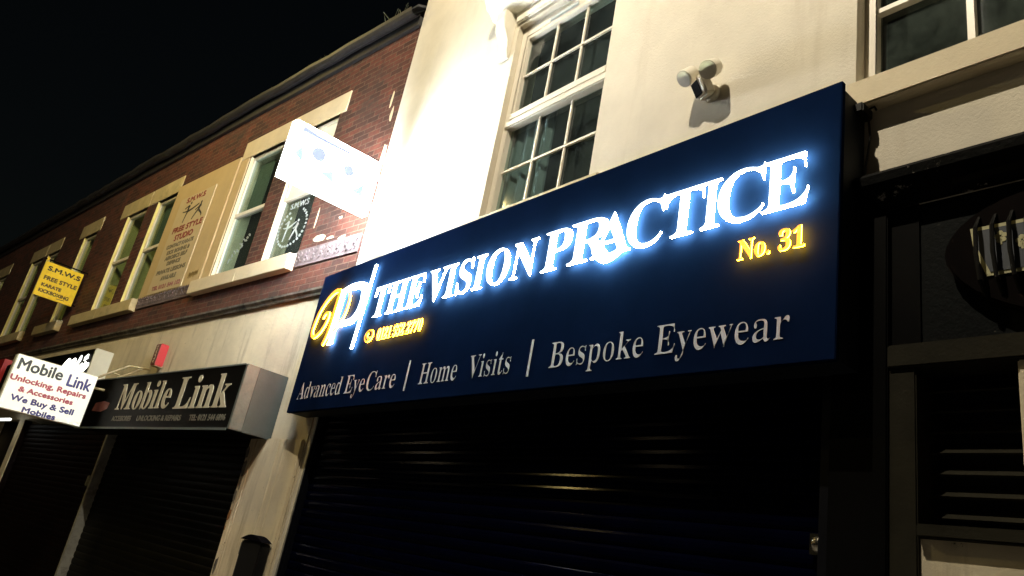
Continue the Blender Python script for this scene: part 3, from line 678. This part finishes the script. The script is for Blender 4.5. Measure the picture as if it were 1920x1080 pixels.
# window vinyl and papers
FIG = dict(k=[(5.396, 6.186), (5.235, 6.206), (5.013, 6.255)], a=[(5.38, 6.194), (5.417, 6.125), (5.449, 5.99)], b=[(5.362, 6.289), (5.402, 6.254), (5.383, 6.183)], c=[(5.59, 6.205), (5.493, 6.196), (5.354, 6.188)], d=[(5.542, 6.262), (5.401, 6.298)],
           e=[(4.903, 6.22), (4.954, 6.188), (4.95, 6.123)], f=[(4.972, 6.138), (5.049, 6.069), (5.118, 5.987)], g=[(4.937, 6.12), (4.806, 6.039), (4.783, 5.992)], h=[(4.935, 6.205), (5.088, 6.153)])
WID = dict(k=[.02, .016, .010], a=[.022, .016, .010], b=[.02, .03, .022], c=[.008, .010, .02], d=[.010, .012], e=[.03, .035, .024], f=[.022, .015, .010], g=[.02, .014, .010], h=[.012, .010])
def fighters(mb, fn, y0, y1, k=1.0, mi=0):
    for key, pts in FIG.items(): mb.ribbon([fn(*p) for p in pts], [w_ * k for w_ in WID[key]], y0, y1, mi)
    for hx, hz in ((4.93, 6.265), (5.35, 6.335)): mb.disc(*fn(hx, hz), .026 * k, y0, y1, mi, seg=10)
dc = MB()
fighters(dc, lambda s, z: (-(1.85 + (s - 5.15) * .52), 5.24 + (z - 6.17) * .95), .063, .068, .7)
for k in range(30):
    a = 2 * math.pi * k / 30
    if 1.25 < a < 1.9: continue
    cx, cz = -(1.86 - .33 * math.cos(a)), 5.25 + .27 * math.sin(a)
    dc.prism_y([(cx + .028 * math.cos(q * 1.047) * random.uniform(.5, 1.1), cz + .024 * math.sin(q * 1.047) * random.uniform(.5, 1.1)) for q in range(6)], .0635, .068)
put_text(dc, 'S.M.W.S', -2.05, -1.62, 5.545, 5.63, .063, .068)
tag(dc.build('window_vinyl', 'decal', None, (-1.86, .12, 5.0), 'L'), 'round white vinyl of two kicking fighters on the window nearest the lit sign', 'window sticker', 'white window vinyls')
dc = MB()
for k in range(22):
    t_ = k / 21; cx, cz = -(3.02 + .42 * t_) + random.gauss(0, .012), 5.38 - .36 * t_ + random.gauss(0, .022)
    dc.prism_y([(cx + .026 * math.cos(q * 1.047) * random.uniform(.3, 1.2), cz + .024 * math.sin(q * 1.047) * random.uniform(.3, 1.2)) for q in range(6)], .0635, .068)
tag(dc.build('window_vinyl', 'decal', None, (-3.2, .12, 5.0), 'L'), 'slanting broken white vinyl strip on the window beside the tan board', 'window sticker', 'white window vinyls')
pp = MB().box(-8.40, -7.95, .080, .084, 4.83, 5.28)
o = pp.build('paper_notice', 'paper', None, (-8.15, .11, 4.83), 'L'); tag(o, 'yellow paper notice taped inside the window right of the hanging sign', 'notice')
nt_ = MB()
for (x, z) in ((-8.22, 5.2), (-8.12, 5.17), (-8.2, 5.02), (-8.1, 5.0), (-8.22, 4.9)): nt_.disc(x, z, .022, .077, .0796, seg=8)
nt_.build('print', 'yellow_brown', o)
# gutter weeds
wd = thing('weed_clump', 'straggly weeds growing from gutter beside the cream building', 'weeds', (-.35, -.12, 7.8), 'L')
m_ = MB()
for k in range(46):
    x = -random.choice((.2, .28, .34, .5, .5, 2.0)) + random.gauss(0, .05); y = -.12 + random.gauss(0, .03); h_ = random.uniform(.02, .11)
    dx, dy = random.gauss(0, .07), random.gauss(0, .05); ww = random.uniform(.006, .016)
    m_.face([(x - ww, y, 7.74), (x + ww, y, 7.74), (x + dx + ww * .6, y + dy, 7.80 + h_), (x + dx - ww * .6, y + dy + .01, 7.80 + h_ * .95)])
m_.build('stems', 'weed', wd)

# ---------------------------------------------------------------- tan board with poster
tb = thing('notice_board', 'tan board with karate studio poster between the brick house windows', 'notice board', (-5.1, -.03, 4.72), 'L')
MB().box(-6.2, -3.99, -.035, -.0005, 4.735, 6.84).build('board', 'board', tb, bevel=.006)
MB().box(-5.85, -4.56, -.042, -.0355, 4.752, 6.50).build('poster', 'poster', tb)
MB().box(-4.585, -4.56, -.047, -.0425, 4.752, 6.50).build('poster_edge', 'stone_new', tb)
def ptext(lines, mat, name):
    for body, a, b, z0, z1 in lines: put_text(MB(), body, -a, -b, z0, z1, -.0455, -.0425, bold=.006).build(name, mat, tb)
ptext([('S.M.W.S', 5.58, 4.90, 6.375, 6.465), ('FREE STYLE', 5.72, 4.645, 5.83, 5.93), ('STUDIO', 5.53, 4.86, 5.668, 5.77)], 'poster_red', 'red_lettering')
ptext([('CONTACT KARATE', 5.72, 4.73, 5.545, 5.61), ('KICK BOXING &', 5.62, 4.78, 5.43, 5.495), ('AEROBICS SELF', 5.61, 4.80, 5.325, 5.39), ('DEFENCE', 5.45, 4.96, 5.22, 5.285), ('PRIVATE LESSONS', 5.74, 4.68, 5.085, 5.155), ('AVAILABLE', 5.48, 4.92, 4.96, 5.03)], 'poster_grey', 'grey_lettering')
ptext([('TEL 0121 544 152', 5.70, 4.65, 4.81, 4.875)], 'poster_pink', 'phone_lettering')
fg = MB(); fighters(fg, lambda s, z: (-s, z), -.0455, -.0425, 1.0); fg.build('fighter_graphic', 'poster_black', tb)
gf = MB()
for k in range(7): gf.ribbon([(-4.42 + k * .045, 4.86 + random.uniform(-.02, .02)), (-4.40 + k * .045, 4.93 + random.uniform(0, .03)), (-4.38 + k * .045, 4.88)], .006, -.0375, -.0353)
gf.build('scrawl', 'yellow_brown', tb)

# ---------------------------------------------------------------- Mobile Link fascia
mf = thing('shop_fascia_sign', 'black box fascia sign with cream MOBILE LINK lettering and grey end', 'shop sign', (-3, -.25, 2.5), 'L')
MB().box(-5.30, -.74, -.497, -.06, 2.49, 3.165).build('panel', 'mob_black', mf)
MB().box(-.739, -.69, -.50, -.36, 2.485, 3.17).build('corner_trim', 'mob_trim', mf, bevel=.006)
MB().box(-.739, -.695, -.358, -.013, 2.485, 3.17).build('end_return', 'mob_side', mf, bevel=.004)
MB().box(-5.31, -.741, -.505, -.4975, 2.47, 2.495).box(-5.31, -.741, -.505, -.4975, 3.16, 3.175).build('edge_trim', 'mob_trim', mf)
for wd_, a, b, c, d in (('Mobile', -4.0, -2.36, 2.715, 3.07), ('Link', -2.20, -.90, 2.71, 3.09)): put_text(MB(), serif(wd_), a, b, c, d, -.503, -.4975).build('word_lettering', 'mob_text', mf)
for wd_, a, b in (('ACCESSORIES', -3.98, -3.35), ('UNLOCKING & REPAIRS', -3.15, -1.90), ('TEL: 0121 544 6896', -1.68, -.84)): put_text(MB(), wd_, a, b, 2.573, 2.635, -.501, -.4975, bold=.003).build('service_lettering', 'mob_small', mf)
MB().prism_y([(-4.86 + .0, 2.72), (-4.5, 2.70), (-4.3, 2.74), (-4.28, 2.82), (-4.5, 2.85), (-4.8, 2.83)], -.500, -.4975).build('logo_patch', 'mob_small_red', mf)

# ---------------------------------------------------------------- Mobile Link lightbox (projects from the terrace)
SX = -4.6
lb = thing('projecting_light_box', 'white projecting box sign listing phone unlocking and repairs', 'shop sign', (SX, -1.15, 2.45), 'L')
MB().box(SX - .13, SX - .004, -1.66, -.645, 2.445, 3.155).build('case', 'pale_side', lb, bevel=.015)
MB().box(SX - .0035, SX, -1.65, -.655, 2.455, 3.145).build('face', 'lb_face', lb)
def lbt(lines, mat, name):
    for body, d0, d1, z0, z1, kw in lines: side(put_text(MB(), body, -d0, -d1, z0, z1, -.004, -.0006, **kw), SX).build(name, mat, lb)
B2 = dict(bold=.005, ref='H')
lbt([('Mobile', 1.61, 1.075, 2.965, 3.105, dict(bold=.006))], 'lb_black', 'black_lettering')
lbt([('Link', .995, .70, 2.925, 3.075, dict(bold=.006)), ('We Buy & Sell', 1.55, .79, 2.575, 2.645, B2), ('Mobiles', 1.37, .975, 2.46, 2.525, B2)], 'lb_blue', 'blue_lettering')
lbt([('Unlocking, Repairs', 1.64, .715, 2.82, 2.885, B2), ('& Accessories', 1.50, .84, 2.70, 2.762, B2)], 'lb_red', 'red_lettering')
MB().tube([(SX - .07, -.66, 3.0), (SX - .07, -.02, 3.02)], .018, 8).tube([(SX - .07, -.66, 3.13), (SX - .07, -.30, 3.42), (SX - .07, -.02, 3.46)], .015, 8).tube([(SX - .07, -.50, 3.27), (SX - .07, -.05, 3.22)], .012, 6).tube([(SX - .07, -.45, 3.18), (SX - .07, -.12, 3.43)], .012, 6).build('bracket', 'brass', lb)

# ---------------------------------------------------------------- next shop's sign with white script
ns = thing('shop_fascia_sign', 'dark fascia sign with glowing white script half hidden by the white box sign', 'shop sign', (-9, -.15, 3.4), 'L')
MB().box(-11.6, -6.45, -.285, -.02, 3.10, 3.815).build('panel', 'mob_black', ns)
MB().box(-6.449, -6.40, -.29, -.013, 3.09, 3.82).build('end_return', 'pale_side', ns, bevel=.005)
q = MB()
for pts, hw in (([(-7.95, 3.42), (-7.74, 3.60), (-7.58, 3.68), (-7.52, 3.62), (-7.62, 3.42)], .035), ([(-7.60, 3.44), (-7.42, 3.60), (-7.28, 3.67), (-7.24, 3.60), (-7.36, 3.46), (-7.2, 3.44)], .035), ([(-7.16, 3.42), (-7.08, 3.55), (-7.0, 3.68), (-6.98, 3.70)], .035), ([(-7.14, 3.46), (-6.95, 3.50), (-6.80, 3.56)], .035), ([(-6.98, 3.49), (-6.82, 3.42)], .035), ([(-6.80, 3.43), (-6.68, 3.54), (-6.64, 3.58)], .04), ([(-6.78, 3.655), (-6.66, 3.70)], .035), ([(-6.72, 3.44), (-6.56, 3.52), (-6.50, 3.56)], .03),
                ([(-9.6, 3.42), (-9.3, 3.68), (-9.1, 3.45), (-8.9, 3.55), (-8.7, 3.45), (-8.4, 3.60), (-8.15, 3.45)], .035)):
    q.ribbon(pts, hw, -.30, -.286)
q.build('script_lettering', 'neon', ns)
tu = MB().tube([(-10.4, -.30, 2.67), (-9.66, -.30, 2.67)], .025, 10)
tt = tu.build('tube_lamp', 'tube', None, (-10, -.3, 2.67), 'L'); tag(tt, 'short white tube lamp glowing beneath the white box sign', 'lamp')
rp = MB().box(-14.5, -11.95, -.3, -.013, 3.35, 3.98)
tag(rp.build('shop_fascia_sign', 'red', None, (-13, -.15, 3.35), 'L'), 'plain red fascia sign at the far left end of the terrace', 'shop sign')

# ---------------------------------------------------------------- yellow hanging sign
SY = -9.7
ys = thing('hanging_sign', 'square yellow S.M.W.S sign hanging on iron arms from the brick wall', 'sign', (SY, -.4, 5.0), 'L')
MB().box(SY - .03, SY, -.765, -.065, 4.985, 5.675).build('board', 'sodium_yellow', ys, bevel=.004)
def yst(lines, mat, name):
    for body, d0, d1, z0, z1 in lines: side(put_text(MB(), body, -d0, -d1, z0, z1, -.003, -.0005, bold=.006), SY).build(name, mat, ys)
yst([('S.M.W.S', .69, .10, 5.515, 5.60)], 'yellow_black', 'title_lettering')
yst([('FREE STYLE', .695, .10, 5.325, 5.40), ('KARATE', .69, .34, 5.19, 5.25), ('KICKBOXING', .70, .16, 5.07, 5.135)], 'yellow_brown', 'service_lettering')
q = MB(); q.ribbon([(-.36, 5.035), (-.22, 5.045)], .006, -.003, -.0005); side(q, SY).build('underline', 'yellow_brown', ys)
a_ = MB().tube([(SY - .015, -.80, 5.72), (SY - .015, 0, 5.72)], .014, 8).tube([(SY - .015, -.70, 5.72), (SY - .015, -.70, 5.676)], .01, 6).tube([(SY - .015, -.12, 5.72), (SY - .015, -.12, 5.676)], .01, 6).tube([(SY - .015, -.06, 5.02), (SY - .015, 0, 5.02)], .012, 6)
a_.build('arm', 'iron', ys)
MB().box(SY - .04, SY + .01, -.765, -.725, 5.69, 5.76).build('arm_end', 'sodium_yellow', ys, bevel=.01)

# ---------------------------------------------------------------- alarm box, black box
al = thing('alarm_box', 'small red alarm box on cream wall above the Mobile Link sign', 'alarm box', (-4.32, -.09, 3.47), 'L')
MB().prism_y([(-4.40, 3.475), (-4.24, 3.475), (-4.24, 3.79), (-4.40, 3.79)], -.125, -.013).build('case', 'red', al, bevel=.008)
MB().box(-4.395, -4.245, -.131, -.1255, 3.485, 3.78).build('front_plate', 'red_shaded', al)
q = MB(); put_text(q, 'ALARM', -.15, .15, 0, .05, 0, .002)
q.remap(lambda x, y, z: (-4.32 - z + .02, y - .1335, 3.63 + x * .85)); q.build('lettering', 'stone_new', al)
MB().box(-4.39, -4.25, -.12, -.014, 3.462, 3.474).build('base', 'brass', al)
bb = thing('wall_box', 'black wall box with domed top and grey label on the cream pilaster', 'box', (-.3, -.12, 1.1), 'L')
MB().box(-.40, -.03, -.17, -.066, .85, 1.50).build('body', 'black_box', bb, bevel=.012)
MB().prism_y([(-.42 + .41 * k / 12, 1.502 + .055 * math.sin(math.pi * k / 12)) for k in range(13)], -.185, -.066).build('lid', 'black_gloss', bb, bevel=.004)
MB().box(-.475, -.4005, -.13, -.067, 1.36, 1.47).build('label_plate', 'label_grey', bb)

# ---------------------------------------------------------------- shutters of the two left shops
s1_ = thing('roller_shutter', 'closed grimy dark roller shutter under the Mobile Link sign', 'shutter', (-3.2, .06, 0), 'L')
slat_curtain(-5.30, -1.055, .05, 2.76, .10, .085, .012).build('slat_curtain', 'shutter_brown', s1_)
MB().box(-5.375, -5.305, -.03, .12, 0, 2.74).build('guide_rail', 'rail', s1_, bevel=.006)
MB().box(-5.43, -5.376, -.06, .05, 1.75, 1.90).build('lock_box', 'rail', s1_, bevel=.01)
s2_ = thing('roller_shutter', 'closed dark maroon roller shutter at the lower left below the box sign', 'shutter', (-7.6, .06, 0), 'L')
slat_curtain(-9.88, -5.46, .05, 2.76, .10, .085, .012).build('slat_curtain', 'shutter_red', s2_)
MB().box(-9.9, -9.881, 0, .12, 0, 2.74).build('guide_rail', 'shutter_red', s2_)
MB().wall(-16, -10.2, 0, 2.74, .15, .2, [], 0, 0).build('shop_window_boarding', ['shutter_red', 'shutter_red'], D)

for o in bpy.data.objects:
    if '_b' in o: del o['_b']
